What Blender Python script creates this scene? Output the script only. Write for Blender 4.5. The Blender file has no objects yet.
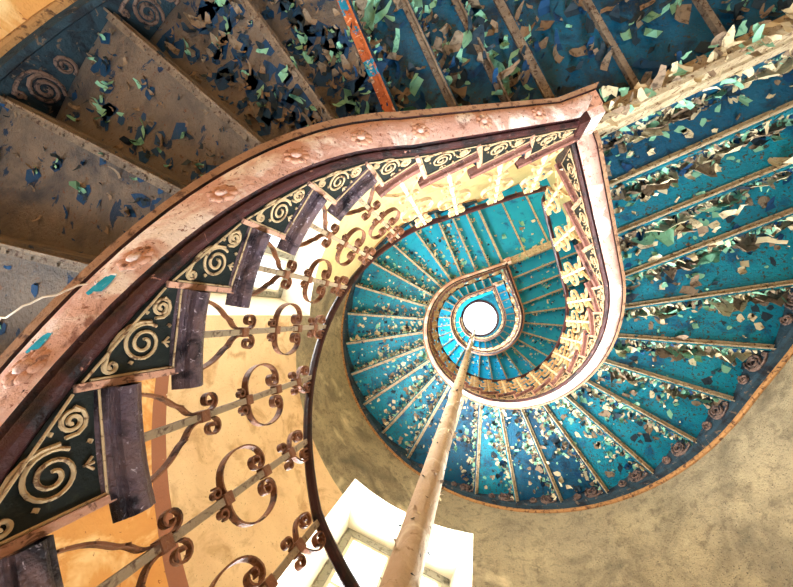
import bpy, bmesh, math, random
from math import pi, sin, cos, radians as R
from mathutils import Matrix, Vector
rnd = random.Random(7)
SC = bpy.context.scene
COL = SC.collection

# ------------------------------------------------------------------ plan of the stair
STOREY = 4.62; RISE = STOREY/28
YAW = 0.378952; CAM = (-0.0586848, 0.0950043)
Z0 = 1.73175; RI = 0.82243; RO = 2.09; WX, WY = -0.13064, 0.15459
WARP = 0.01604
TREAD_UP = 0.29            # underside of a tread above the string's lower edge at its riser
cy_, sy_ = cos(YAW), sin(YAW)
def W(x, y, z):            # plan -> world
    return Vector((-(x*cy_-y*sy_), x*sy_+y*cy_, z))
def plan(j, lo=False):     # j: pitch index inside one storey, 1..28; returns point on the well line and outward direction
    if j <= 4:
        return (RI, RI*(1-(j-1)/3)), (1., 0.)
    if j <= 25:
        a = -(j-4)/21*1.5*pi
        if lo and j < 24:
            k = 24-j
            a += WARP*(k**1.5 if k < 7 else 7**1.5+(k-7)*1.5*7**.5)
        return (RI*cos(a), RI*sin(a)), (cos(a), sin(a))
    return (RI*(j-25)/3, RI), (0., 1.)
EXTRA = .25
CX, CY = RO+WX+EXTRA, RO+WY      # outer corner of the wall
def wall_hit(j, lo=False, R_=RO):
    (x, y), (dx, dy) = plan(j, lo)
    if j <= 4: return (R_+WX+EXTRA, y)
    if j >= 25: return (x, R_+WY)
    ox, oy = x-WX, y-WY
    b = ox*dx+oy*dy; c = ox*ox+oy*oy-R_*R_
    t = -b+math.sqrt(b*b-c)
    if j < 7:
        q = (7-j)/3; t += EXTRA*q*q*(3-2*q)
    px, py = x+dx*t, y+dy*t
    # quadrant of the square corner
    if px > WX and py > WY and j > 7:
        t = min((R_+WX-x)/dx if dx > 1e-6 else 1e9, (R_+WY-y)/dy if dy > 1e-6 else 1e9)
        px, py = x+dx*t, y+dy*t
    return (px, py)
def zp(j, lv): return Z0+(j+28*lv)*RISE     # string's lower edge

# ------------------------------------------------------------------ materials
def lin(c):
    return tuple((v/255/12.92 if v/255 <= .04045 else ((v/255+.055)/1.055)**2.4) for v in c)+(1.,)
def mat(name, base, spots=(), rough=.7, bump=.3, bscale=60, metal=0., mottled=None, mscale=6, spec=.4):
    """base colour, 'mottled' second colour by soft noise, then spots = (colour, scale, threshold, softness)"""
    m = bpy.data.materials.new(name); m.use_nodes = True
    n = m.node_tree; nd = n.nodes; lk = n.links
    b = nd['Principled BSDF']; b.inputs['Roughness'].default_value = rough; b.inputs['Metallic'].default_value = metal
    b.inputs['Specular IOR Level'].default_value = spec
    tc = nd.new('ShaderNodeTexCoord')
    def noise(scale, det=5, off=0, dist=0):
        mp = nd.new('ShaderNodeMapping'); mp.inputs['Location'].default_value = (off, off*.7, off*1.3)
        lk.new(tc.outputs['Object'], mp.inputs['Vector'])
        t = nd.new('ShaderNodeTexNoise'); t.inputs['Scale'].default_value = scale; t.inputs['Detail'].default_value = det
        t.inputs['Roughness'].default_value = .65; t.inputs['Distortion'].default_value = dist
        lk.new(mp.outputs[0], t.inputs['Vector']); return t.outputs['Fac']
    def ramp(src, a, b_):
        r = nd.new('ShaderNodeMapRange'); r.inputs['From Min'].default_value = a; r.inputs['From Max'].default_value = b_
        r.clamp = True; lk.new(src, r.inputs['Value']); return r.outputs[0]
    def mix(f, a, b_):
        x = nd.new('ShaderNodeMix'); x.data_type = 'RGBA'; lk.new(f, x.inputs[0])
        for s, v in ((6, a), (7, b_)):
            if isinstance(v, tuple): x.inputs[s].default_value = v
            else: lk.new(v, x.inputs[s])
        return x.outputs[2]
    c = lin(base)
    if mottled: c = mix(ramp(noise(mscale, 8, 3), .35, .65), c, lin(mottled))
    for i, (sc, scale, th, so) in enumerate(spots):
        c = mix(ramp(noise(scale, 4, 11+7*i, .6), th, th+so), c, lin(sc))
    if isinstance(c, tuple): b.inputs['Base Color'].default_value = c
    else: lk.new(c, b.inputs['Base Color'])
    if bump:
        bp = nd.new('ShaderNodeBump'); bp.inputs['Strength'].default_value = bump; bp.inputs['Distance'].default_value = .02
        lk.new(noise(bscale, 6, 5), bp.inputs['Height']); lk.new(bp.outputs[0], b.inputs['Normal'])
    return m
M = {}
M['tan'] = mat('weathered_tan_paint', (128,116,104), [((64,66,72),3.2,.5,.2), ((104,74,56),50,.62,.04), ((26,56,86),11,.62,.02), ((56,48,46),80,.66,.03)], mottled=(102,94,88), mscale=5, bump=.6)
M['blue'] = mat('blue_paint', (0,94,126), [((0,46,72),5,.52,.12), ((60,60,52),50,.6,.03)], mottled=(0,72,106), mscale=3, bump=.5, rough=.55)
M['teal'] = mat('blue_paint_lit', (0,138,160), [((0,84,120),5,.53,.12), ((64,66,52),46,.57,.03)], mottled=(0,116,144), mscale=3, bump=.5, rough=.5)  # same blue as the lower steps, stronger light put into the colour
M['cyan'] = mat('blue_paint_skylit', (0,164,200), [((0,104,150),6,.56,.1)], mottled=(0,144,186), mscale=3, bump=.4, rough=.5)  # same blue again, skylight brightness put into the colour
M['flake_tan'] = mat('peeled_tan_paint', (140,120,98), [((84,68,54),25,.52,.12)], bump=.4)
M['flake_cream'] = mat('peeled_cream_paint', (222,206,168), [((150,126,94),25,.56,.1)], bump=.4)
M['flake_green'] = mat('peeled_green_paint', (134,190,158), [((80,140,120),20,.55,.1)], bump=.3)
M['flake_dark'] = mat('peeled_grey_blue_paint', (30,50,62), [((14,26,40),20,.55,.1)], bump=.3)
M['hole'] = mat('bared_blue_paint', (0,62,104), [((0,36,70),14,.55,.1)], bump=.3)
M['bar'] = mat('rusty_tan_iron', (150,134,114), [((80,56,44),50,.56,.06)], mottled=(112,98,86), mscale=14, bump=.7)
M['bar_cream'] = mat('peeling_cream_iron', (206,190,158), [((120,88,60),40,.56,.06), ((0,120,150),12,.66,.02)], mottled=(176,156,124), mscale=14, bump=.6)
M['orange_bar'] = mat('orange_rusted_iron', (200,110,60), [((0,140,180),10,.56,.02), ((236,190,150),24,.6,.04)], mottled=(160,80,44), mscale=9, bump=.5)
M['pink'] = mat('faded_pink_paint', (222,180,164), [((250,238,230),6,.5,.12), ((150,106,92),12,.61,.1), ((150,96,78),60,.61,.04), ((60,34,32),70,.67,.02)], mottled=(206,160,144), mscale=5, bump=.6, bscale=35)
M['wood'] = mat('brown_string_edge', (150,112,84), [((92,60,44),30,.54,.1)], mottled=(176,136,104), mscale=10, bump=.6)
M['maroon'] = mat('dark_maroon_iron', (66,32,32), [((26,14,18),10,.48,.1), ((170,120,104),30,.66,.04)], bump=.5, rough=.38)
M['panel'] = mat('dark_green_panel', (14,24,22), [((40,48,38),30,.6,.1)], bump=.3, rough=.6)
M['gold'] = mat('cream_gold_scroll', (196,168,128), [((116,84,58),40,.55,.08)], bump=.4)
M['edge'] = mat('faded_salmon_edge', (204,152,126), [((120,80,64),40,.54,.08), ((240,216,196),8,.58,.1)], bump=.5)
M['nosing'] = mat('worn_nosing_sheen', (96,82,96), [((30,22,32),9,.5,.12), ((210,196,206),60,.62,.06)], mottled=(120,94,90), mscale=8, bump=.8, bscale=90, rough=.28, metal=.3)  # lighter base and pale streaks painted in for missing reflections
M['nosing_red'] = mat('brown_red_nosing', (128,84,72), [((70,40,36),12,.54,.1), ((200,160,136),50,.62,.06)], bump=.5, rough=.45)
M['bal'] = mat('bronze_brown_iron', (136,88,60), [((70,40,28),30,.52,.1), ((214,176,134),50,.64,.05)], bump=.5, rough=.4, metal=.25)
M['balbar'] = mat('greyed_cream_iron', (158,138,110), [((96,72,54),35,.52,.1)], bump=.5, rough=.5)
M['bal_light'] = mat('bronze_iron_lit', (226,190,136), [((150,104,64),30,.56,.1)], bump=.4, rough=.45)  # lit copy of the bronze iron, brightness painted in
M['balbar_light'] = mat('cream_iron_lit', (232,212,168), [((150,120,84),35,.56,.1)], bump=.4, rough=.5)  # lit copy of the greyed cream iron, brightness painted in
M['rail'] = mat('dark_maroon_handrail', (58,26,26), [((24,12,16),10,.5,.1)], bump=.2, rough=.35)
M['plaster'] = mat('stained_beige_plaster', (156,142,112), [((112,102,80),2.2,.47,.22), ((96,86,66),14,.5,.3), ((60,50,40),120,.57,.1), ((214,196,156),1.6,.6,.12)], mottled=(178,162,126), mscale=2.2, bump=.8, bscale=50)
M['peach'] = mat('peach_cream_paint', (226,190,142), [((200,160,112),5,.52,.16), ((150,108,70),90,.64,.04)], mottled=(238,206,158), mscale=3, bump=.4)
M['cream'] = mat('cream_wall_paint', (250,232,172), [((226,200,140),3,.52,.15), ((170,140,90),60,.66,.05)], mottled=(240,216,152), mscale=2, bump=.3)
M['orange'] = mat('ochre_dado_paint', (228,166,92), [((246,204,140),4,.5,.12), ((160,92,50),40,.66,.03)], mottled=(216,148,76), mscale=3, bump=.6, bscale=18)
M['stripe'] = mat('brown_dado_stripe', (160,104,76), [((230,210,180),8,.66,.02)], bump=.4)
M['white'] = mat('white_reveal_plaster', (232,224,200), [((214,200,164),2.5,.56,.2)], bump=.2)
M['frame'] = mat('weathered_white_frame', (150,146,130), [((92,86,70),26,.54,.1)], bump=.4)
M['pole'] = mat('peeling_cream_pole', (214,192,166), [((240,228,208),7,.54,.12), ((150,116,90),14,.6,.08), ((50,44,44),22,.7,.01)], mottled=(196,170,142), mscale=6, bump=.6)
M['chip'] = mat('turquoise_bared_paint', (0,172,214), [((150,220,230),40,.6,.05)], bump=.2)
M['outer'] = mat('dark_outer_string', (34,58,70), [((16,26,36),8,.5,.12), ((110,92,76),24,.6,.05)], bump=.5)
M['rim'] = mat('ochre_plaster_rim', (176,128,76), [((96,62,36),30,.52,.1)], bump=.6)
M['ornament'] = mat('dark_iron_ornament', (120,96,84), [((40,36,40),30,.5,.1)], bump=.4)
M['floor'] = mat('grey_stone_floor', (190,192,196), [((150,150,150),6,.55,.1)], bump=.2)
M['ceiling'] = mat('white_plaster_ceiling', (230,225,210), bump=.2)
M['thread'] = mat('pale_thread', (232,220,200), bump=0)
def glass():
    m = bpy.data.materials.new('window_glass'); m.use_nodes = True; n = m.node_tree; n.nodes.clear()
    o = n.nodes.new('ShaderNodeOutputMaterial'); x = n.nodes.new('ShaderNodeMixShader'); x.inputs[0].default_value = .08
    t = n.nodes.new('ShaderNodeBsdfTransparent'); g = n.nodes.new('ShaderNodeBsdfGlossy'); g.inputs['Roughness'].default_value = .05
    n.links.new(t.outputs[0], x.inputs[1]); n.links.new(g.outputs[0], x.inputs[2]); n.links.new(x.outputs[0], o.inputs[0]); return m
M['glass'] = glass()

# ------------------------------------------------------------------ mesh builder (coordinates are plan coordinates)
class MB:
    def __init__(s): s.v = []; s.f = []; s.m = []; s.mats = []
    def mi(s, k):
        if k not in s.mats: s.mats.append(k)
        return s.mats.index(k)
    def quad(s, pts, k):
        b = len(s.v); s.v += [tuple(p) for p in pts]; s.f.append(tuple(range(b, b+len(pts)))); s.m.append(s.mi(k))
    def grid(s, rows, k, close=False, ks=None):
        """rows: list of rows of points; ks optional material per column"""
        b = len(s.v); nc = len(rows[0])
        for r in rows: s.v += [tuple(p) for p in r]
        for i in range(len(rows)-1):
            for c in range(nc if close else nc-1):
                c2 = (c+1) % nc
                s.f.append((b+i*nc+c, b+i*nc+c2, b+(i+1)*nc+c2, b+(i+1)*nc+c)); s.m.append(s.mi(ks[c] if ks else k))
    def cap(s, pts, k): s.quad(pts, k)
    def prism(s, poly, z0, z1, k):
        n = len(poly); b = len(s.v); i = s.mi(k)
        s.v += [(x, y, z0) for x, y in poly]+[(x, y, z1) for x, y in poly]
        s.f.append(tuple(range(b, b+n))); s.f.append(tuple(range(b+2*n-1, b+n-1, -1))); s.m += [i, i]
        for a in range(n):
            c = (a+1) % n; s.f.append((b+a, b+c, b+n+c, b+n+a)); s.m.append(i)
    def box2(s, a, b_, w, z0, z1, k, side=0):
        """bar along plan segment a-b, width w; side 0 centred, +1 to the left"""
        dx, dy = b_[0]-a[0], b_[1]-a[1]; L = math.hypot(dx, dy); nx, ny = -dy/L, dx/L
        lo, hi = (-w/2, w/2) if side == 0 else ((0, w) if side > 0 else (-w, 0))
        s.prism([(a[0]+nx*lo, a[1]+ny*lo), (b_[0]+nx*lo, b_[1]+ny*lo), (b_[0]+nx*hi, b_[1]+ny*hi), (a[0]+nx*hi, a[1]+ny*hi)], z0, z1, k)
    def tube(s, pts, r, k, n=6, caps=True):
        P = [Vector(p) for p in pts]; rows = []; up = None
        for i, p in enumerate(P):
            t = (P[min(i+1, len(P)-1)]-P[max(i-1, 0)]).normalized()
            if up is None:
                up = t.cross(Vector((0, 0, 1))); up = up.normalized() if up.length > .1 else Vector((1, 0, 0))
            up = (up-t*up.dot(t)).normalized(); bt = t.cross(up)
            rr = r(i/(len(P)-1)) if callable(r) else r
            rows.append([p+up*rr*cos(2*pi*a/n)+bt*rr*sin(2*pi*a/n) for a in range(n)])
        s.grid(rows, k, close=True)
        if caps: s.quad(rows[0], k); s.quad(rows[-1], k)
    def build(s, name, parent=None, smooth=False, world=True, kind=None, label=None, fix=True):
        me = bpy.data.meshes.new(name)
        me.from_pydata([W(*v) if world else Vector(v) for v in s.v], [], s.f)
        for k in s.mats: me.materials.append(M[k])
        me.polygons.foreach_set('material_index', s.m)
        if smooth: me.polygons.foreach_set('use_smooth', [True]*len(s.f))
        if fix:
            bm = bmesh.new(); bm.from_mesh(me); bmesh.ops.recalc_face_normals(bm, faces=bm.faces); bm.to_mesh(me); bm.free()
        me.update()
        o = bpy.data.objects.new(name, me); COL.objects.link(o)
        if parent:
            o.parent = parent
            if parent.type == 'EMPTY' and world: o.matrix_parent_inverse = Matrix.Translation(parent.location).inverted()
        if kind: o['kind'] = kind
        if label: o['label'] = label
        return o
def autosmooth(o, ang=35):
    bm = bmesh.new(); bm.from_mesh(o.data)
    for e in bm.edges:
        if len(e.link_faces) == 2 and e.calc_face_angle(0) > R(ang): e.smooth = False
    bm.to_mesh(o.data); bm.free(); return o
def thing(name, label, cat, loc, group=None):
    o = bpy.data.objects.new(name, None); COL.objects.link(o); o.location = loc; o.empty_display_size = .1
    o['label'] = label; o['category'] = cat
    if group: o['group'] = group
    return o
def tag(o, label, cat, group=None):
    o['label'] = label; o['category'] = cat
    if group: o['group'] = group
    return o

# ------------------------------------------------------------------ sweeping a profile along the well line
def stations(lv, j0, j1, step=.25):
    """list of (x,y,nx,ny,z,j): n is the outward offset vector (mitred at the corner)"""
    lo = lv == -1; out = []; n = max(1, int(round((j1-j0)/step)))
    for i in range(n+1):
        j = j0+(j1-j0)*i/n
        (x, y), (dx, dy) = plan(j, lo)
        if j <= 1.0001: dx, dy = 1., 1.
        if j >= 27.9999: dx, dy = 1., 1.
        out.append((x, y, dx, dy, zp(j, lv), j))
    return out
def wf(z):
    pts = [(.2, 1.), (1.2, .95), (1.73, .75), (2.4, .58), (3.7, .4), (5.5, .34), (7, .3), (20, .26)]
    if z <= pts[0][0]: return 1.
    for (a, b), (c, d) in zip(pts, pts[1:]):
        if z <= c: return b+(d-b)*(z-a)/(c-a)
    return .3
def sweep(mb, st, prof, ks, smooth=False):
    """prof: closed loop of (u outward, w up)"""
    rows = [[(x+dx*(u*wf(z) if u > .018 else u), y+dy*(u*wf(z) if u > .018 else u), z+w) for u, w in prof] for x, y, dx, dy, z, j in st]
    mb.grid(rows, None, close=True, ks=ks)
    mb.quad(rows[0], ks[0]); mb.quad(rows[-1], ks[0])

# ------------------------------------------------------------------ paint flakes
def flake(mb, c, n, size, k, rng, curl=None):
    n = Vector(n).normalized(); a = n.orthogonal().normalized(); th = rng.uniform(0, 2*pi)
    b = n.cross(a); e = a*cos(th)+b*sin(th); w = n.cross(e)
    curl = curl if curl is not None else rng.uniform(.5, 2.6); L = size*rng.uniform(.7, 1.5); seg = 3
    pos = Vector(c)+n*.002; ang = rng.uniform(0, .5); rows = []; wd = size*rng.uniform(.3, .9)
    sk = rng.uniform(-.3, .3)
    for i in range(seg+1):
        t = i/seg; ww = wd*((1-.55*t**2) if i < seg else rng.uniform(.1, .6))*rng.uniform(.75, 1.15)
        o = w*(sk*t*size+rng.uniform(-.1, .1)*size)
        rows.append([pos+o-w*ww/2, pos+o+w*ww/2])
        pos = pos+(e*cos(ang)+n*sin(ang))*L/seg; ang += curl/seg
    mb.grid(rows, k)
def shard(mb, c, n, size, k, rng, off=.0015):
    n = Vector(n).normalized(); a = n.orthogonal().normalized(); b = n.cross(a); m = rng.randint(5, 8)
    el = rng.uniform(.5, 1.); th0 = rng.uniform(0, 6)
    pts = []
    for i in range(m):
        t = 2*pi*(i+rng.uniform(-.3, .3))/m; r = size*rng.uniform(.35, .75)
        x, y = r*cos(t), r*sin(t)*el
        pts.append(Vector(c)+n*off+a*(x*cos(th0)-y*sin(th0))+b*(x*sin(th0)+y*cos(th0)))
    mb.quad(pts, k)

# ------------------------------------------------------------------ scroll work
def spiral(cx, cy, r0, r1, a0, turns, n=22):
    return [(cx+(r0+(r1-r0)*i/n)*cos(a0+turns*2*pi*i/n), cy+(r0+(r1-r0)*i/n)*sin(a0+turns*2*pi*i/n)) for i in range(n+1)]
def bez(p0, p1, p2, p3, n=8):
    o = []
    for i in range(n+1):
        t = i/n; q = 1-t
        o.append(tuple(q**3*a+3*q*q*t*b+3*q*t*t*c+t**3*d for a, b, c, d in zip(p0, p1, p2, p3)))
    return o

def step_parts(flight, lv, j, near):
    """tread j with riser j: tread plate, riser, tread-end nosing, scroll panel, angle bar, peeling paint"""
    lo = lv == -1; zi = j+28*lv
    rng = random.Random(1000+zi*17)
    z = zp(j, lv); T = z+TREAD_UP; Tb = T-RISE
    js = [j+i/4 for i in range(5)]
    inn = [plan(q, lo) for q in js]
    ip = [(p[0]+d[0]*.012, p[1]+d[1]*.012) for p, d in inn]
    op = [wall_hit(q, lo, RO-.004) for q in js]
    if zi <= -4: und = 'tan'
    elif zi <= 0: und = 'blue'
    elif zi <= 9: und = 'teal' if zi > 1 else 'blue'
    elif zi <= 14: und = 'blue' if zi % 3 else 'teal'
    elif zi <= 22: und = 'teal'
    else: und = 'cyan'  # blue, teal and cyan: one paint, toned by the light each flight gets
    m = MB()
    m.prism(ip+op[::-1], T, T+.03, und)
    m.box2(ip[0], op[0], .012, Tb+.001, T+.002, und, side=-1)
    st = m.build('step', flight)
    # angle iron under the back edge
    b = MB(); bk = 'bar' if lo else 'bar_cream'
    if zi == -3: bk = 'orange_bar'
    b.box2(ip[0], op[0], .034 if zi != -3 else .05, Tb-.012, Tb+.002, bk, side=1)
    b.box2(ip[0], op[0], .010, Tb-.034, Tb+.002, bk, side=1)
    if near:
        a, c = ip[0], op[0]; L = math.hypot(c[0]-a[0], c[1]-a[1]); ux, uy = (c[0]-a[0])/L, (c[1]-a[1])/L
        for k in range(1, int(L/.12)):
            x, y = a[0]+ux*k*.12-uy*.026, a[1]+uy*k*.12+ux*.026
            b.tube([(x, y, Tb-.012), (x, y, Tb-.018)], .006, bk, n=6)
    b.build('angle_bar', st)
    # nosing: moulded end of the tread, overhanging towards the well and past the riser
    nk = 'nosing' if zi < -4 else 'nosing_red'
    m = MB()
    dj = .20
    ss = [j-dj+(1.0+dj-.02)*i/6 for i in range(7)] if j > 1 else [j+(1.0-.02)*i/6 for i in range(7)]
    ss = [max(1, min(28, q)) for q in ss]
    ns = 1. if zi < -4 else .72
    def run(prof, qs, close=False):
        rows = []
        for q in qs:
            (x, y), (dx, dy) = plan(q, lo); rows.append([(x+dx*u, y+dy*u, T-.02+w*ns) for u, w in [(u*ns if u < 0 else u, w) for u, w in prof]])
        m.grid(rows, nk, close=close)
        if not close: m.quad(rows[0], nk); m.quad(rows[-1], nk)
    run([(-.030, .0)]+[(-.036-.019*cos(R(a)), .018-.021*sin(R(a))) for a in range(60, -91, -22)]+[(-.036, .05), (.012, .056), (.012, .02), (-.030, .012)], ss, True)
    run([(.012, .012), (-.028, .012), (-.030, .006), (-.027, .0), (-.020, -.002), (.012, -.002)], ss)
    run([(-.013+.007*cos(R(a)), -.006+.007*sin(R(a))) for a in range(0, 360, 45)], ss[1:], True)
    run([(.012, -.004), (-.006, -.006), (-.008, -.016), (-.004, -.021), (.012, -.022)], ss[1:])
    autosmooth(m.build('tread_nosing', st, smooth=True))
    # scroll panel on the string
    def P(s_, t_, off=.004):    # s 0..1 along the tread, t metres above the pitch line at the riser
        (x, y), (dx, dy) = plan(min(28, j+s_), lo); return (x-dx*off, y-dy*off, z+t_)
    m = MB()
    topw = TREAD_UP-.022
    rows = [[P(i/4, RISE*i/4+.045, .003), P(i/4, max(topw, RISE*i/4+.05), .003)] for i in range(5)]
    m.grid(rows, 'panel')
    Lp = math.dist(P(0, 0), P(1, 0))
    tn = 5 if near else 3; rr = .0042 if near else .005
    def S(pts, r=rr, k='gold'):
        m.tube([P(a/Lp, b_, .007) for a, b_ in pts], r, k, n=tn, caps=False)
    # border lines
    S([(.012*Lp/.18, .075), (.012*Lp/.18, .258)], .003)
    S([(.01, .256), (Lp*.97, .256)], .003)
    S([(.012, .062), (Lp*.97, .052+RISE*.97)], .003)
    sc = Lp/.185
    nn = 44 if near else 14
    S(spiral(.068*sc, .178, .008, .046, 0, 2.1, nn))
    S(bez((.110*sc, .192), (.112*sc, .13), (.075*sc, .105), (.024*sc, .098), 6))
    S(spiral(.030*sc, .112, .003, .016, pi, 1.4, nn//2))
    S(spiral(.138*sc, .212, .004, .022, pi, 1.6, nn//2))
    S(bez((.116*sc, .20), (.112*sc, .24), (.15*sc, .245), (.160*sc, .215), 5))
    if near:
        S([(.066*sc, .224), (.066*sc, .242)], lambda t: .003+.004*sin(pi*t))
        S([(.056*sc, .240), (.066*sc, .228), (.076*sc, .240)], .003)
        for a, b_ in ((.098, .236), (.03, .15), (.125, .175)): S([(a*sc, b_), (a*sc+.006, b_+.004)], .005)
    # salmon upright beside the riser
    _ = [[P(-.03, .02, .0), P(.045, .02, .0)], [P(-.03, .02, .012), P(.045, .02, .012)]]
    for s0, s1 in ((-.02, .05),):
        for o0, o1 in ((.0, .012),):
            a, b_, c, d = P(s0, .05, o1), P(s1, .05, o1), P(s1, topw, o1), P(s0, topw, o1)
            e, f, g, h_ = P(s0, .05, 0), P(s1, .05, 0), P(s1, topw, 0), P(s0, topw, 0)
            m.quad([a, b_, c, d], 'edge'); m.quad([a, d, h_, e], 'edge'); m.quad([b_, f, g, c], 'edge'); m.quad([a, e, f, b_], 'edge')
    m.build('scroll_panel', st, fix=False)
    # peeling paint
    cnt = (150 if zi > 0 else 110) if near else (150 if zi < 20 else 100 if zi < 26 else (22 if zi < 52 else 5))
    m = MB()
    def at(s_, t_):
        a = (ip[0][0]*(1-s_)+ip[4][0]*s_, ip[0][1]*(1-s_)+ip[4][1]*s_); c = (op[0][0]*(1-s_)+op[4][0]*s_, op[0][1]*(1-s_)+op[4][1]*s_)
        return (a[0]*(1-t_)+c[0]*t_, a[1]*(1-t_)+c[1]*t_, T)
    if und == 'tan':
        ncl = {-9: 14, -8: 8, -7: 12, -6: 34, -5: 60, -4: 60}.get(zi, 10)
        for i in range(ncl):
            c = at(rng.uniform(.08, .92), rng.uniform(.1, .95)); s_ = rng.uniform(.02, .07)*(1.3 if zi >= -5 else 1)
            shard(m, c, (0, 0, -1), s_*1.5, 'hole', rng)
            for q in range(rng.randint(1, 3)):
                c2 = (c[0]+rng.uniform(-.5, .5)*s_, c[1]+rng.uniform(-.5, .5)*s_, T)
                flake(m, c2, (0, 0, -1), s_*.8, rng.choice(['flake_tan', 'flake_tan', 'flake_green', 'flake_dark']), rng, rng.uniform(.8, 2.8))
        for i in range({-9: 30, -8: 24, -7: 36, -6: 70}.get(zi, 110)):
            c = at(rng.uniform(.05, .95), rng.uniform(.05, .98)); flake(m, c, (0, 0, -1), rng.uniform(.015, .04), rng.choice(['flake_tan', 'flake_dark', 'hole']), rng)
    else:
        pal = ['flake_tan']*5+['flake_green']*3+['flake_dark']*3+['hole']*2 if lo else ['flake_tan']*3+['flake_cream']*4+['flake_green']*3+['flake_dark']*2+['hole']*1
        if zi > 14: pal = ['flake_cream']*5+['flake_tan']*3+['flake_green']*2+['flake_dark']*2+['hole']
        # loose sheets beside the angle iron, tan patches still on the plate, single curls elsewhere
        for i in range(cnt):
            s_ = (rng.betavariate(1, 6) if zi > 0 else rng.betavariate(1, 2.6)) if rng.random() < (.82 if 0 < zi < 10 else .65) else rng.uniform(0, 1)
            t_ = rng.uniform(.0, 1)
            if zi > 0 and rng.random() < .5: t_ *= .6
            size = (.018+.07*rng.random()**1.8)*(1.6 if -3 <= zi < 1 else 1.25 if zi < 5 else 1)
            flake(m, at(s_, t_), (0, 0, -1), size, rng.choice(pal), rng, rng.uniform(.7, 3.3))
        for i in range(cnt//3):
            c = at(rng.betavariate(1, 3), rng.uniform(0, 1)); shard(m, c, (0, 0, -1), rng.uniform(.02, .07), rng.choice(pal), rng)
        # flakes on the riser back
        for i in range(cnt):
            t_ = rng.uniform(0, 1); a, c = ip[0], op[0]; dx, dy = c[0]-a[0], c[1]-a[1]; L = math.hypot(dx, dy); nn_ = (dy/L, -dx/L)
            pz = rng.uniform(Tb+.005, T-.02)
            # the visible side of a riser faces the next tread's underside
            q = (a[0]+dx*t_+nn_[0]*.013, a[1]+dy*t_+nn_[1]*.013, pz)
            flake(m, q, (nn_[0], nn_[1], -.3), rng.uniform(.02, .06), rng.choice(pal), rng)
    if 1 <= zi <= 7 or zi in (-3, -2, -1, 0):
        for i in range(9 if zi > 0 else 3):
            t0 = rng.uniform(0, .8); ln = rng.uniform(.08, .25); w0 = rng.uniform(.03, .09); k = rng.choice(['flake_tan', 'flake_tan', 'flake_cream', 'flake_green'] if zi > 0 else ['flake_tan', 'flake_green'])
            rows = []; cv = rng.uniform(.6, 2.2); n_ = 7
            for q in range(n_+1):
                s_ = .05+rng.uniform(0, .02); base = Vector(at(s_, min(1, t0+ln*q/n_))); nx2 = Vector(at(s_+.3, min(1, t0+ln*q/n_)))-base; nx2.normalize()
                ww = w0*(.35+.65*sin(pi*(q+.3)/(n_+.6)))*rng.uniform(.6, 1.25); row = [base+Vector((0, 0, -.003))]; ang = rng.uniform(0, .3)
                p = row[0]
                for e_ in range(4):
                    p = p+(nx2*cos(ang)+Vector((0, 0, -1))*sin(ang))*ww/2; row.append(p); ang += cv/4*rng.uniform(.6, 1.4)
                rows.append(row)
            m.grid(rows, k)
    m.build('peeling_paint', st, kind='stuff', fix=False)
    return st

def outer_string(flight, lv, j0, j1):
    """moulded string against the wall, its scroll castings, and the lip of plaster under it"""
    lo = lv == -1; m = MB(); n = int((j1-j0)*3); rows = []
    prof = [(.0, -.01), (-.012, -.01), (-.018, .0), (-.018, .02), (-.055, .026), (-.06, .05), (-.045, .06), (-.045, .27), (.0, .27)]
    ks = ['rim', 'rim', 'rim', 'outer', 'outer', 'outer', 'outer', 'outer', 'outer']
    for i in range(n+1):
        j = j0+(j1-j0)*i/n; (dx, dy) = plan(j, lo)[1]; hx, hy = wall_hit(j, lo, RO-.002); z = zp(j, lv)
        rows.append([(hx+dx*u, hy+dy*u, z+w+.02) for u, w in prof])
    m.grid(rows, None, close=True, ks=ks); m.quad(rows[0], 'outer'); m.quad(rows[-1], 'outer')
    o = m.build('outer_string', flight, fix=True)
    return o
def outer_scroll(parent, lv, j):
    lo = lv == -1; m = MB(); z = zp(j, lv)+.02
    def P(s_, t_):
        (dx, dy) = plan(j+s_, lo)[1]; hx, hy = wall_hit(j+s_, lo, RO); return (hx-dx*.055, hy-dy*.055, z+t_)
    L = math.dist(P(0, 0), P(1, 0))
    for pts, r in ((spiral(.12, .20, .012, .07, 0, 2.2, 26), .009), (spiral(.27, .22, .008, .045, pi, 1.8, 20), .008), (bez((.19, .20), (.2, .12), (.1, .1), (.03, .12), 6), .008), (spiral(.04, .135, .004, .02, 0, 1.3, 10), .006)):
        m.tube([P(a*.9/L, b) for a, b in pts], r, 'ornament', n=5, caps=False)
    m.build('scroll_casting', parent, fix=False)

# ------------------------------------------------------------------ string (stringer) of the well side
def rosette(parent, lv, j):
    lo = lv == -1; (x, y), (dx, dy) = plan(j, lo); u = .07; cx, cy_0, cz = x+dx*u, y+dy*u, zp(j, lv)-.010
    m = MB(); tx, ty = -dy, dx
    slope = RISE/max(.01, math.dist(plan(j, lo)[0], plan(j+1 if j < 27 else j-1, lo)[0]))
    def Q(a, b, h): return (cx+dx*a+tx*b, cy_0+dy*a+ty*b, cz-h-b*slope)
    for k in range(8):
        t = 2*pi*k/8; c = (.023*cos(t), .023*sin(t)); rows = []
        for ring, (r, h) in enumerate(((.016, 0), (.013, .009), (.007, .013), (.001, .0135))):
            rows.append([Q(c[0]+r*cos(2*pi*i/8), c[1]+r*sin(2*pi*i/8), h) for i in range(8)])
        m.grid(rows, 'edge', close=True)
    rows = [[Q(r*cos(2*pi*i/10), r*sin(2*pi*i/10), h) for i in range(10)] for r, h in ((.016, .004), (.013, .016), (.007, .021), (.001, .022))]
    m.grid(rows, 'pink', close=True)
    m.build('rosette', parent, smooth=True, fix=False)

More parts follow.
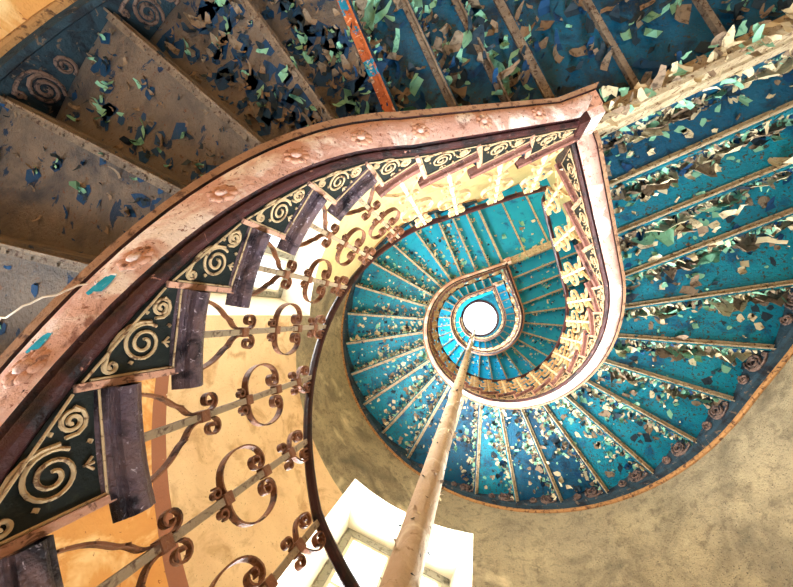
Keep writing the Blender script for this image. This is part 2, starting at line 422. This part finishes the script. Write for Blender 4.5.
def stringer(flight, lv, j0, j1):
    st = stations(lv, j0, j1)
    m = MB()
    prof = [(.0, .045), (-.005, .04), (-.010, .03), (-.010, .014), (-.004, .004), (.004, .0), (.012, .016), (.020, -.008), (.05, -.016), (.09, -.018), (.13, -.012), (.155, .0), (.160, .006), (.164, -.004), (.195, -.004), (.198, .03), (.155, .045), (.02, .055)]
    ks = ['maroon']*6+['maroon']+['pink']*4+['maroon']+['maroon', 'wood', 'wood', 'wood', 'wood', 'maroon']
    if lv >= 1: ks = ['maroon']*9+['edge']*2+['maroon']+['maroon', 'wood', 'wood', 'wood', 'wood', 'maroon']
    sweep(m, st, prof, ks)
    # web plate behind the panels, its top following the steps
    for jj in range(int(j0), int(j1)):
        if jj+1 > j1: break
        z = zp(jj, lv); rows = []
        for i in range(5):
            (x, y), (dx, dy) = plan(jj+i/4, lv == -1)
            rows.append([(x+dx*.012, y+dy*.012, zp(jj+i/4, lv)+.03), (x, y, zp(jj+i/4, lv)+.03), (x, y, z+TREAD_UP), (x+dx*.012, y+dy*.012, z+TREAD_UP)])
        m.grid(rows, 'panel', close=True)
    return autosmooth(m.build('stringer', flight, smooth=True))
def paint_chips(parent, lv, spots):
    m = MB(); rng = random.Random(5)
    for j, u, s_, k in spots:
        (x, y), (dx, dy) = plan(j, lv == -1); x2, y2 = plan(j+.1, lv == -1)[0]
        sl = RISE*.1/math.dist((x, y), (x2, y2)); tx, ty = (x2-x), (y2-y); L = math.hypot(tx, ty); tx /= L; ty /= L
        pts = []
        for i in range(9):
            t = 2*pi*i/9; r = s_*rng.uniform(.55, 1.15); a, b = r*cos(t)*.7, r*sin(t)*1.15
            pts.append((x+dx*(u+a)+tx*b, y+dy*(u+a)+ty*b, zp(j, lv)-.0195+sl*b))
        m.quad(pts, k)
        c = sum((Vector(p) for p in pts), Vector())/9
        for q in range(3): flake(m, Vector(pts[q*3])+Vector((0, 0, .0)), (0, 0, -1), s_*.5, 'pink', rng, 1.5)
    m.build('bare_patch', parent, fix=False, label='turquoise patch of older paint showing through flaked pink paint')

# ------------------------------------------------------------------ corner: landing and its beam
def landing(flight, lv, near):
    z = zp(28, lv)+TREAD_UP; rng = random.Random(50+lv)
    o = .012; ax, ay = RI+o, RI+o
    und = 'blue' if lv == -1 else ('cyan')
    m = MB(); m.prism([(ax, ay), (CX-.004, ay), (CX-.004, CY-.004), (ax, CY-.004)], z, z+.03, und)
    # last riser of the lower flight is step 28's; joists under the landing
    la = m.build('landing', flight)
    for k in (1, 2):
        x = ax+(CX-ax)*k/3-.02; b = MB(); b.box2((x, ay), (x, CY-.005), .03, z-.03, z+.001, 'bar' if lv == -1 else 'bar_cream'); b.build('angle_bar', la)
    # riser onto the landing
    b = MB(); b.box2((RI, RI+o), (RI, CY-.004), .012, z-RISE, z, und); b.box2((RI-.03, RI+o), (RI-.03, CY-.004), .045, z-RISE-.015, z-RISE, 'bar' if lv == -1 else 'bar_cream'); b.build('riser', la)
    # beam, several thin mouldings
    b = MB(); k = 'bar_cream'
    for (y0, y1, za, zb) in ((RI-.005, RI+.028, -.20, 0), (RI+.028, RI+.075, -.165, 0), (RI+.075, RI+.12, -.12, 0), (RI-.02, RI-.005, -.12, 0)):
        b.prism([(RI+.10, y0), (CX-.004, y0), (CX-.004, y1), (RI+.10, y1)], z+za+.03, z+zb, k)
    bm = b.build('landing_beam', la)
    m = MB()
    pal = (['flake_tan']*4+['flake_green']*2+['flake_dark']*5+['hole']*2) if lv == -1 else ['flake_cream', 'flake_tan', 'flake_green']
    for i in range(380 if near else 40):
        flake(m, (rng.uniform(ax, CX), rng.uniform(ay, CY), z), (0, 0, -1), (.03+.11*rng.random()**2), rng.choice(pal), rng)
    for i in range(90 if near else 20):
        flake(m, (rng.uniform(ax+.15, CX), rng.uniform(RI-.02, RI+.12), z-.16), (0, rng.uniform(-.6, .3), -1), rng.uniform(.03, .08), rng.choice(['flake_cream', 'flake_cream', 'flake_tan', 'flake_green']), rng, rng.uniform(.2, 1.2))
    m.build('peeling_paint', la, kind='stuff', fix=False)
    # newel post at the corner: lower end under the string, plain drop
    n = MB(); n.prism([(RI-.012, RI-.012), (RI+.105, RI-.012), (RI+.105, RI+.105), (RI-.012, RI+.105)], zp(28, lv)-.008, zp(29, lv)+.05, 'pink')
    n.prism([(RI-.02, RI-.02), (RI+.03, RI-.02), (RI+.03, RI+.03), (RI-.02, RI+.03)], zp(28, lv)-.02, z+RISE, 'maroon')
    n.prism([(RI+.03, RI+.03), (RI+.11, RI+.03), (RI+.11, RI+.11), (RI+.03, RI+.11)], zp(28, lv)-.016, zp(28, lv)+.0, 'edge')
    n.build('corner_block', la)

# ------------------------------------------------------------------ balustrade
def hr(j, lv):
    if lv == -1: 
        jj = j-28
        if jj < -10.5: return 1.0+min(.3, .07*(-10.5-jj))
        return 1.0 if jj < -5 else 1.0-.2*min(1, (jj+5)/4)
    if lv == 0 and j < 6: return .8+.2*(j-1)/5
    return 1.0
_bal = {}
def bal_mesh(kind, detail, light=False):
    """local frame: x tangential, y radial, z up from the tread; length BL"""
    if (kind, detail, light) in _bal: return _bal[kind, detail, light]
    m = MB(); BL = .70; n1 = 18 if detail else 8
    def strap(pts, w=.02, t=.005, k='bal'):
        rows = []
        P = [Vector((a, 0, b)) for a, b in pts]
        for i, p in enumerate(P):
            d = (P[min(i+1, len(P)-1)]-P[max(i-1, 0)]).normalized(); nn = Vector((d.z, 0, -d.x))
            rows.append([p+nn*t/2+Vector((0, -w/2, 0)), p+nn*t/2+Vector((0, w/2, 0)), p-nn*t/2+Vector((0, w/2, 0)), p-nn*t/2+Vector((0, -w/2, 0))])
        m.grid(rows, k, close=True); m.quad(rows[0], k); m.quad(rows[-1], k)
    def bx(x0, x1, y0, y1, z0, z1, k): m.prism([(x0, y0), (x1, y0), (x1, y1), (x0, y1)], z0, z1, k)
    if kind == 'bar':
        bx(-.009, .009, -.009, .009, -.03, BL, 'balbar')
    if kind == 'collar': bx(-.015, .015, -.015, .015, -.012, .012, 'bal')
    if kind == 'brace':
        for s in (-1, 1):
            strap([(s*.010, .165)]+[(s*a, b) for a, b in bez((.010, .14), (.012, .10), (.03, .105), (.045, .085), n1//2)])
            strap([(s*a, b) for a, b in bez((.040, .095), (.05, .06), (.075, .07), (.095, .0), n1//2)])
            strap([(s*a, b) for a, b in spiral(.036, .175, .026, .008, pi, -1.25, n1)], w=.018)
    if kind == 'ring':
        for s in (-1, 1):
            top = .36+.175
            pts = [(s*a, b) for a, b in bez((.012, .315), (.125, .30), (.125, .475), (.045, .475), n1)]
            pts += [(s*a, b) for a, b in spiral(.042, .448, .027, .008, pi/2, 1.15, n1)]
            strap(pts, w=.022)
            strap([(s*a, b) for a, b in spiral(.026, .292, .014, .006, 0, 1.0 if s else 1, n1//2)], w=.018)
    if kind == 'top':
        for s in (-1, 1):
            strap([(s*a, b) for a, b in spiral(.030, .570, .018, .006, pi, -1.2, n1)], w=.018)
            pts = [(s*a, b) for a, b in bez((.008, .60), (.03, .61), (.075, .64), (.045, .685), n1)]+[(s*a, b) for a, b in spiral(.036, .665, .022, .006, pi/2, 1.1, n1)]
            strap(pts, w=.02)
    me = bpy.data.meshes.new(kind); me.from_pydata(m.v, [], m.f)
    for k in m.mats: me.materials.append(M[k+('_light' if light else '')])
    me.polygons.foreach_set('material_index', m.m)
    bm = bmesh.new(); bm.from_mesh(me); bmesh.ops.recalc_face_normals(bm, faces=bm.faces)
    bm.to_mesh(me); bm.free(); me.update(); _bal[kind, detail, light] = me; return me
def link(name, me, parent, mtx=None):
    o = bpy.data.objects.new(name, me); COL.objects.link(o); o.parent = parent
    if mtx is not None: o.matrix_local = mtx
    return o
def balustrade(lv, j0, j1, label, detail):
    lo = lv == -1
    base = W(*plan(j0, lo)[0], zp(j0, lv)+TREAD_UP)
    root = thing('balustrade', label, 'balustrade', base, 'balustrades around the stairwell')
    pm = Matrix.Translation(root.location).inverted()
    st = stations(lv, j0, j1, .25)
    m = MB(); prof = [(-.022, .0), (-.026, .014), (-.018, .030), (.0, .036), (.018, .030), (.026, .014), (.022, .0), (.010, -.008), (-.010, -.008)]
    rows = [[(x+dx*(u*.75-.02), y+dy*(u*.75-.02), z+w*.75+hr(j, lv)) for u, w in prof] for x, y, dx, dy, z, j in st]
    m.grid(rows, 'rail', close=True); m.quad(rows[0], 'rail'); m.quad(rows[-1], 'rail')
    m.build('handrail', root, smooth=False)
    j = j0+.42
    while j < j1:
        (x, y), (dx, dy) = plan(j, lo); jf = math.floor(j)
        zt = zp(jf, lv)+TREAD_UP+.04; zr = zp(j, lv)+hr(j, lv)-.006
        p = W(x-dx*.02, y-dy*.02, zt); rad = (W(dx, dy, 0)-W(0, 0, 0)).normalized(); tan = rad.cross(Vector((0, 0, 1)))
        sc = (zr-zt)/.70
        mt = Matrix(((tan.x, rad.x, 0, p.x), (tan.y, rad.y, 0, p.y), (0, 0, sc, p.z), (0, 0, 0, 1)))
        lg = lv >= 0 or j > 24  # brightly lit balusters take the paler, painted-lit materials
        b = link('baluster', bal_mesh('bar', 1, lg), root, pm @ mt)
        for zc in ((.15, .315, .465, .595) if detail else (.15, .315, .595)):
            link('collar', bal_mesh('collar', 1, lg), b, Matrix.Translation((0, 0, zc)))
        for nm, k in (('scroll_brace', 'brace'), ('ring_scroll', 'ring'), ('leaf_scroll', 'top')):
            link(nm, bal_mesh(k, detail, lg), b)
        j += 1
    return root

# ------------------------------------------------------------------ build the flights
flights = [(-1, 8, 28, 'lowest stair flight, nearest, with tan flaking paint and salmon string edge', 'balustrade with scrolled iron balusters nearest the camera, along the lowest flight'),
           (0, 1, 28, 'second stair flight up, with bright teal peeling underside filling the right', 'iron balustrade of the second flight, curving down the right of the well'),
           (1, 1, 28, 'third stair flight up, small cyan spiral inside the second flight', 'small balustrade of the third flight around the inner spiral'),
           (2, 1, 20, 'topmost stair flight, the tiny ring just below the round skylight', 'topmost tiny balustrade circling just below the skylight')]
for lv, j0, j1, lab, blab in flights:
    lo = lv == -1
    fl = thing('stair_flight', lab, 'staircase', W(*plan(j0, lo)[0], zp(j0, lv)), 'flights of the spiral staircase')
    sg = stringer(fl, lv, j0, j1)
    for j in range(j0, j1):
        near = (lo and j >= 17) or (lv == 0 and j <= 10)
        step_parts(fl, lv, j, near)
    os_ = outer_string(fl, lv, j0, j1)
    if lo:
        for j in range(18, 26): outer_scroll(os_, lv, j)
        for j in range(18, 28): rosette(sg, lv, j+.22)
        paint_chips(sg, lv, [(28-7.1, .078, .026, 'chip')]); paint_chips(sg, lv, [(28-7.62, .09, .020, 'chip')])
    if lv == 0:
        for j in range(4, 15): outer_scroll(os_, lv, j)
    if lv < 2: landing(fl, lv, lv == -1)
    if lv == 2:
        m = MB(); T_ = zp(19, 2)+TREAD_UP; qs = [20+i*.5 for i in range(17)]
        m.prism([plan(q)[0] for q in qs]+[(RI, RI), (CX-.004, RI), (CX-.004, CY-.004)]+[wall_hit(q, False, RO-.004) for q in qs][::-1], T_, T_+.03, 'cyan')
        m.build('landing', fl)
    balustrade(lv, j0, j1, blab, 1 if lv < 1 else 0)

# ------------------------------------------------------------------ outer wall with dado, window openings
def wang(p): return math.degrees(math.atan2(p[1]-WY, p[0]-WX))
FLOOR = Z0-20.6*RISE
TOP = 16.4
# columns of the wall: arc by angle about the wall centre, from 0 down to -270, then the square corner
WINS = [(-146.2, -110.8, 1.35, 3.35), (-239.0, -202.0, 1.25, 3.95)]           # windows near the camera
for k, zb in ((1, 0), (2, 1)):
    WINS.append((-225., -185., zb*STOREY+5.9+1.2, zb*STOREY+5.9+2.9)); WINS.append((-100., -60., zb*STOREY+8.3, zb*STOREY+10.0))  # unseen upper-storey windows, added to hold fill lamps
WINS.append((-100., -60., FLOOR+.0, .75)); WINS.append((-190., -150., FLOOR+.0, .3))   # unseen doorways at the foot, added to let light in
brk = sorted(set([-270+i*5 for i in range(55)]+[w[0] for w in WINS]+[w[1] for w in WINS]))[::-1]
cols = []
def jofang(a, lo):   # riser index whose line meets the wall at wall-angle a (0..-270)
    l, h = (4., 25.)
    for _ in range(40):
        mid = (l+h)/2; w = wang(wall_hit(mid, lo))
        w = w-360 if w > 10 else w
        if mid > 15 and w > -90: w -= 360
        if w > a: l = mid
        else: h = mid
    return (l+h)/2
for i in range(9):
    jj = 4+i*.4; x, y = wall_hit(jj) if jj > 4 else (CX, WY); cols.append((x, y, -(jj-4)/4*40., jj, jj))
for a in brk:
    if a > -48: continue
    x, y = WX+RO*cos(R(a)), WY+RO*sin(R(a)); cols.append((x, y, a, jofang(a, False), jofang(a, True)))
cols.append((RI*.5, CY, -280, 26.5, 26.5)); cols.append((CX, CY, -315, 28.5, 28.5)); 
cols.append((CX, RI, -340, 1., 1.)); cols.append((CX, WY, -360, 4., 4.))
def bands(c):
    x, y, a, j, jl = c
    zs = [(FLOOR, 'orange' if -330 < a < -200 else 'plaster')]
    def pz(lv):
        if a == -360 or a == -340: return zp(j, lv+1)
        return zp(jl if lv == -1 else j, lv)
    for lv in range(-1, 3):
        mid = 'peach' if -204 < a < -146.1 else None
        z = pz(lv); dd = 1.43 if lv == -1 else 1.2
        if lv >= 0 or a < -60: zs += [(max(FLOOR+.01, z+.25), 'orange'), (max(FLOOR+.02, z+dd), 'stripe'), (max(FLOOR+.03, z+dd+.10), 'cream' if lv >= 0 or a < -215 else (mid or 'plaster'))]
        else: zs += [(FLOOR+.01, 'orange'), (FLOOR+.02, 'stripe'), (FLOOR+.03, 'plaster')]
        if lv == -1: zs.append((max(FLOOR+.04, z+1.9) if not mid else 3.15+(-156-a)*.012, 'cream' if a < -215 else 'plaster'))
        else: zs.append((z+1.9, 'plaster'))
    return zs
wm = MB()
for c0, c1 in zip(cols[:-1], cols[1:]):
    b0, b1 = bands(c0), bands(c1)
    segs = []
    for i in range(len(b0)):
        za0, za1 = b0[i][0], b1[i][0]
        zb0, zb1 = (b0[i+1][0], b1[i+1][0]) if i+1 < len(b0) else (TOP, TOP)
        k = b1[i][1]
        ops = sorted([(w[2], w[3]) for w in WINS if c0[2] <= w[1]+.01 and c1[2] >= w[0]-.01])
        lo_ = -1e9; spans = []
        for s_, h_ in ops: spans.append((lo_, s_)); lo_ = h_
        spans.append((lo_, 1e9))
        for l, h in spans:
            p0, q0 = min(max(za0, l), h), min(max(zb0, l), h); p1, q1 = min(max(za1, l), h), min(max(zb1, l), h)
            if q0-p0 > 1e-4 or q1-p1 > 1e-4:
                wm.quad([(c0[0], c0[1], p0), (c1[0], c1[1], p1), (c1[0], c1[1], q1), (c0[0], c0[1], q0)], k)
wall = wm.build('wall_outer', fix=False); wall['kind'] = 'structure'

# windows: white splayed reveal, weathered frame, glass
def window(idx, a0, a1, z0, z1, fill_door=False):
    TH = .38
    def pt(a, r): return (WX+r*cos(R(a)), WY+r*sin(R(a)))
    A, B = pt(a0, RO-.001), pt(a1, RO-.001)
    mx, my = cos(R((a0+a1)/2)), sin(R((a0+a1)/2)); tx, ty = -my, mx
    hw = RO*sin(R((a1-a0)/2)); dC = RO*cos(R((a1-a0)/2))
    inn = hw-.10 if not fill_door else hw-.02; D = RO+TH
    A2 = (WX+mx*D-tx*inn, WY+my*D-ty*inn); B2 = (WX+mx*D+tx*inn, WY+my*D+ty*inn)
    m = MB(); z1i = z1-.10 if not fill_door else z1; z0i = z0+.05 if not fill_door else z0
    n = 6; arc = [pt(a0+(a1-a0)*i/n, RO-.001) for i in range(n+1)]; inner = [(A2[0]+(B2[0]-A2[0])*i/n, A2[1]+(B2[1]-A2[1])*i/n) for i in range(n+1)]
    m.grid([[(x, y, z1) for x, y in arc], [(x, y, z1i) for x, y in inner]], 'white')
    m.grid([[(x, y, z0) for x, y in arc], [(x, y, z0i) for x, y in inner]], 'white')
    m.quad([(*A, z0), (*A, z1), (*A2, z1i), (*A2, z0i)], 'white'); m.quad([(*B, z0), (*B, z1), (*B2, z1i), (*B2, z0i)], 'white')
    if fill_door:
        o = m.build('fill_door_%d' % idx, fix=False); o['kind'] = 'structure'; return o, (mx, my), D, inn
    o = m.build('window_%d' % idx, fix=False); o['kind'] = 'structure'
    def F(s, z, d): return (WX+mx*(D+d)+tx*s, WY+my*(D+d)+ty*s, z)
    f = MB()
    def member(s0, s1, za, zb, d0=-.05, d1=.02, k='frame'):
        f.prism([F(s0, 0, d0)[:2], F(s1, 0, d0)[:2], F(s1, 0, d1)[:2], F(s0, 0, d1)[:2]], za, zb, k)
    w = .07
    member(-inn, -inn+w, z0i, z1i); member(inn-w, inn, z0i, z1i); member(-inn, inn, z1i-w, z1i); member(-inn, inn, z0i, z0i+w)
    member(-.035, .035, z0i, z1i, -.06, .02)
    k = 2; 
    for s in (-1, 1):
        a, b = (s*.035, s*(inn-w)); a, b = min(a, b), max(a, b)
        member(a, a+.035, z0i+w, z1i-w, -.035, 0, 'white'); member(b-.035, b, z0i+w, z1i-w, -.035, 0, 'white'); member(a, b, z1i-w-.035, z1i-w, -.035, 0, 'white')
        for q in (1, 2): zz = z0i+(z1i-z0i)*q/3; member(a, b, zz-.015, zz+.015, -.03, 0, 'white')
    f.build('window_frame', o)
    g = MB(); g.prism([F(-inn, 0, -.012)[:2], F(inn, 0, -.012)[:2], F(inn, 0, -.008)[:2], F(-inn, 0, -.008)[:2]], z0i, z1i, 'glass')
    g.build('window_pane', o)
    return o, (mx, my), D, inn
def area(name, loc, direction, sx, sy, power, color=(1, 1, 1)):
    l = bpy.data.lights.new(name, 'AREA'); l.shape = 'RECTANGLE'; l.size = sx; l.size_y = sy; l.energy = power; l.color = color
    o = bpy.data.objects.new(name, l); COL.objects.link(o); o.location = loc
    l.spread = R(115); o.rotation_euler = Vector(direction).to_track_quat('-Z', 'Y').to_euler(); return o
for i, (a0, a1, z0, z1) in enumerate(WINS):
    fill_door = i >= 6
    o, (mx, my), D, inn = window(i+1 if not fill_door else i-5, a0, a1, z0, z1, fill_door)
    zc = (z0+z1)/2
    p = W(WX+mx*(D+.10), WY+my*(D+.10), zc); q = W(WX, WY, zc+(1.1 if i < 2 else .3 if not fill_door else 1.2))
    pw = {0: 230, 1: 90}.get(i, 420)
    if fill_door: pw = 190 if i == 6 else 50
    area('daylight_and_fill', p, q-p, inn*2, z1-z0-.1, pw, (1, .99, .97) if i < 2 else (.9, .97, 1))  # first two are the visible windows; the rest are added fill lamps

# floor, ceiling, skylight
m = MB(); m.prism([(-3.2, -3.2), (3.2, -3.2), (3.2, 3.2), (-3.2, 3.2)], FLOOR-.05, FLOOR, 'floor'); o = m.build('floor'); o['kind'] = 'structure'
m = MB(); SKR = .80; n = 64
inn_ = [(SKR*cos(2*pi*i/n)-.0, SKR*sin(2*pi*i/n)) for i in range(n)]
def sq(i):
    a = 2*pi*i/n; c, s_ = cos(a), sin(a); k = 2.6/max(abs(c), abs(s_)); return (k*c, k*s_)
out_ = [sq(i) for i in range(n)]
ZC = 15.75
for za in (ZC, ZC+.1): m.grid([[(*p, za) for p in inn_], [(*p, za) for p in out_]], 'teal', close=True)
m.grid([[(*p, ZC) for p in inn_], [(*p, ZC+.3) for p in inn_]], 'teal', close=True)
o = m.build('ceiling', fix=False); o['kind'] = 'structure'
sk = thing('skylight', 'round white glowing skylight at the very top of the well', 'skylight', W(0, 0, ZC-.03))
m = MB()
pr = [(SKR-.003, .0), (SKR+.06, -.001), (SKR+.06, -.03), (SKR-.03, -.03), (SKR-.03, .0), (SKR-.04, .03), (SKR-.03, .08), (SKR-.003, .08)]
rows = [[(r*cos(2*pi*i/n), r*sin(2*pi*i/n), ZC+w-.001) for r, w in pr] for i in range(n+1)]
m.grid(rows, 'maroon', close=True); m.build('skylight_ring', sk)
m = MB()
rows = [[(r*cos(2*pi*i/n), r*sin(2*pi*i/n), ZC+.05+h) for i in range(n)] for r, h in ((SKR-.03, 0), (SKR*.8, .12), (SKR*.5, .2), (.02, .24))]
m.grid(rows, 'glass', close=True); m.build('glass_dome', sk, smooth=True)

# pole
px, py = CAM[0]-.28768*.70, CAM[1]-.95773*.70     # in rotated plan axes
def WR(x, y, z): return Vector((-x, y, z))
m = MB(); segs = 60
rows = []
rg = random.Random(3)
zs = [FLOOR]+[FLOOR+(ZC-FLOOR)*i/segs for i in range(1, segs+1)]
for z in zs: rows.append([WR(px+.047*cos(2*pi*i/20), py+.047*sin(2*pi*i/20), z) for i in range(20)])
m.grid(rows, 'pole', close=True)
pr_ = thing('iron_pole', 'tall cream iron pole with flaking paint rising from bottom centre to skylight', 'pole', WR(px, py, FLOOR))
m.build('pole_shaft', pr_, smooth=True, world=False).matrix_parent_inverse = Matrix.Translation(pr_.location).inverted()
for zc in (2.86, 6.1, 10.2):
    c = MB(); rows = [[WR(px+r*cos(2*pi*i/20), py+r*sin(2*pi*i/20), zc+h) for i in range(20)] for r, h in ((.047, -.07), (.056, -.06), (.056, .06), (.047, .07))]
    c.grid(rows, 'pole', close=True); c.build('pole_collar', pr_, smooth=False, world=False).matrix_parent_inverse = Matrix.Translation(pr_.location).inverted()
c = MB()
for i in range(240):
    a = rg.uniform(0, 2*pi); z = .7+rg.uniform(0, 1)**2*9
    nx, ny = cos(a), sin(a)
    flake(c, WR(px+.047*nx, py+.047*ny, z), (-nx, ny, 0), rg.uniform(.008, .026), rg.choice(['flake_cream', 'flake_tan', 'pole', 'flake_dark']), rg, rg.uniform(.3, 1.6))
c.build('peeling_paint', pr_, world=False, kind='stuff', fix=False).matrix_parent_inverse = Matrix.Translation(pr_.location).inverted()

# pale thread hanging from the string's edge
(x, y), (dx, dy) = plan(20.9, True)
z = zp(20.9, -1)-.01; pts = []
q0 = Vector((x+dx*.12, y+dy*.12, z)); (x2, y2), (ex, ey) = plan(20.35, True); q1 = Vector((x2+ex*.30, y2+ey*.30, zp(20.35, -1)+.02))
rg = random.Random(9)
for i in range(15):
    t = i/14; p = q0.lerp(q1, t); pts.append((p.x+rg.uniform(-.006, .006), p.y+rg.uniform(-.006, .006), p.z-.05*sin(pi*t)))
m = MB(); m.tube(pts, .0022, 'thread', n=5); tag(m.build('thread', smooth=True), 'pale twisted thread dangling across the salmon edge of the lowest flight', 'thread')

# ------------------------------------------------------------------ camera
e1 = (0.96934306, -0.01730191, -0.24510137); e2 = (0., 0.99751774, -0.07041562); d_ = (0.24571129, 0.0682569, 0.96693689)
# rows: components of camera (right, down, forward) in rotated-plan axes X, Y(=-e2), Z
right = Vector((-(e1[0]), -e2[0], d_[0])); down = Vector((-(e1[1]), -e2[1], d_[1])); fwd = Vector((-(e1[2]), -e2[2], d_[2]))
cam = bpy.data.cameras.new('camera'); cam.sensor_fit = 'HORIZONTAL'; cam.sensor_width = 36; cam.lens = 323.2195/793*36; cam.clip_start = .02; cam.clip_end = 100
co = bpy.data.objects.new('camera', cam); COL.objects.link(co)
mt = Matrix.Identity(4)
for i in range(3): mt[i][0] = right[i]; mt[i][1] = -down[i]; mt[i][2] = -fwd[i]
mt[0][3], mt[1][3], mt[2][3] = -CAM[0], CAM[1], 0.
co.matrix_world = mt
SC.camera = co

# ------------------------------------------------------------------ light
w = bpy.data.worlds.new('sky'); SC.world = w; w.use_nodes = True
bg = w.node_tree.nodes['Background']; bg.inputs[0].default_value = (.93, .97, 1, 1); bg.inputs[1].default_value = 2.5
SC.view_settings.view_transform = 'Standard'; SC.view_settings.look = 'None'; SC.view_settings.exposure = 0.42; SC.view_settings.gamma = 1
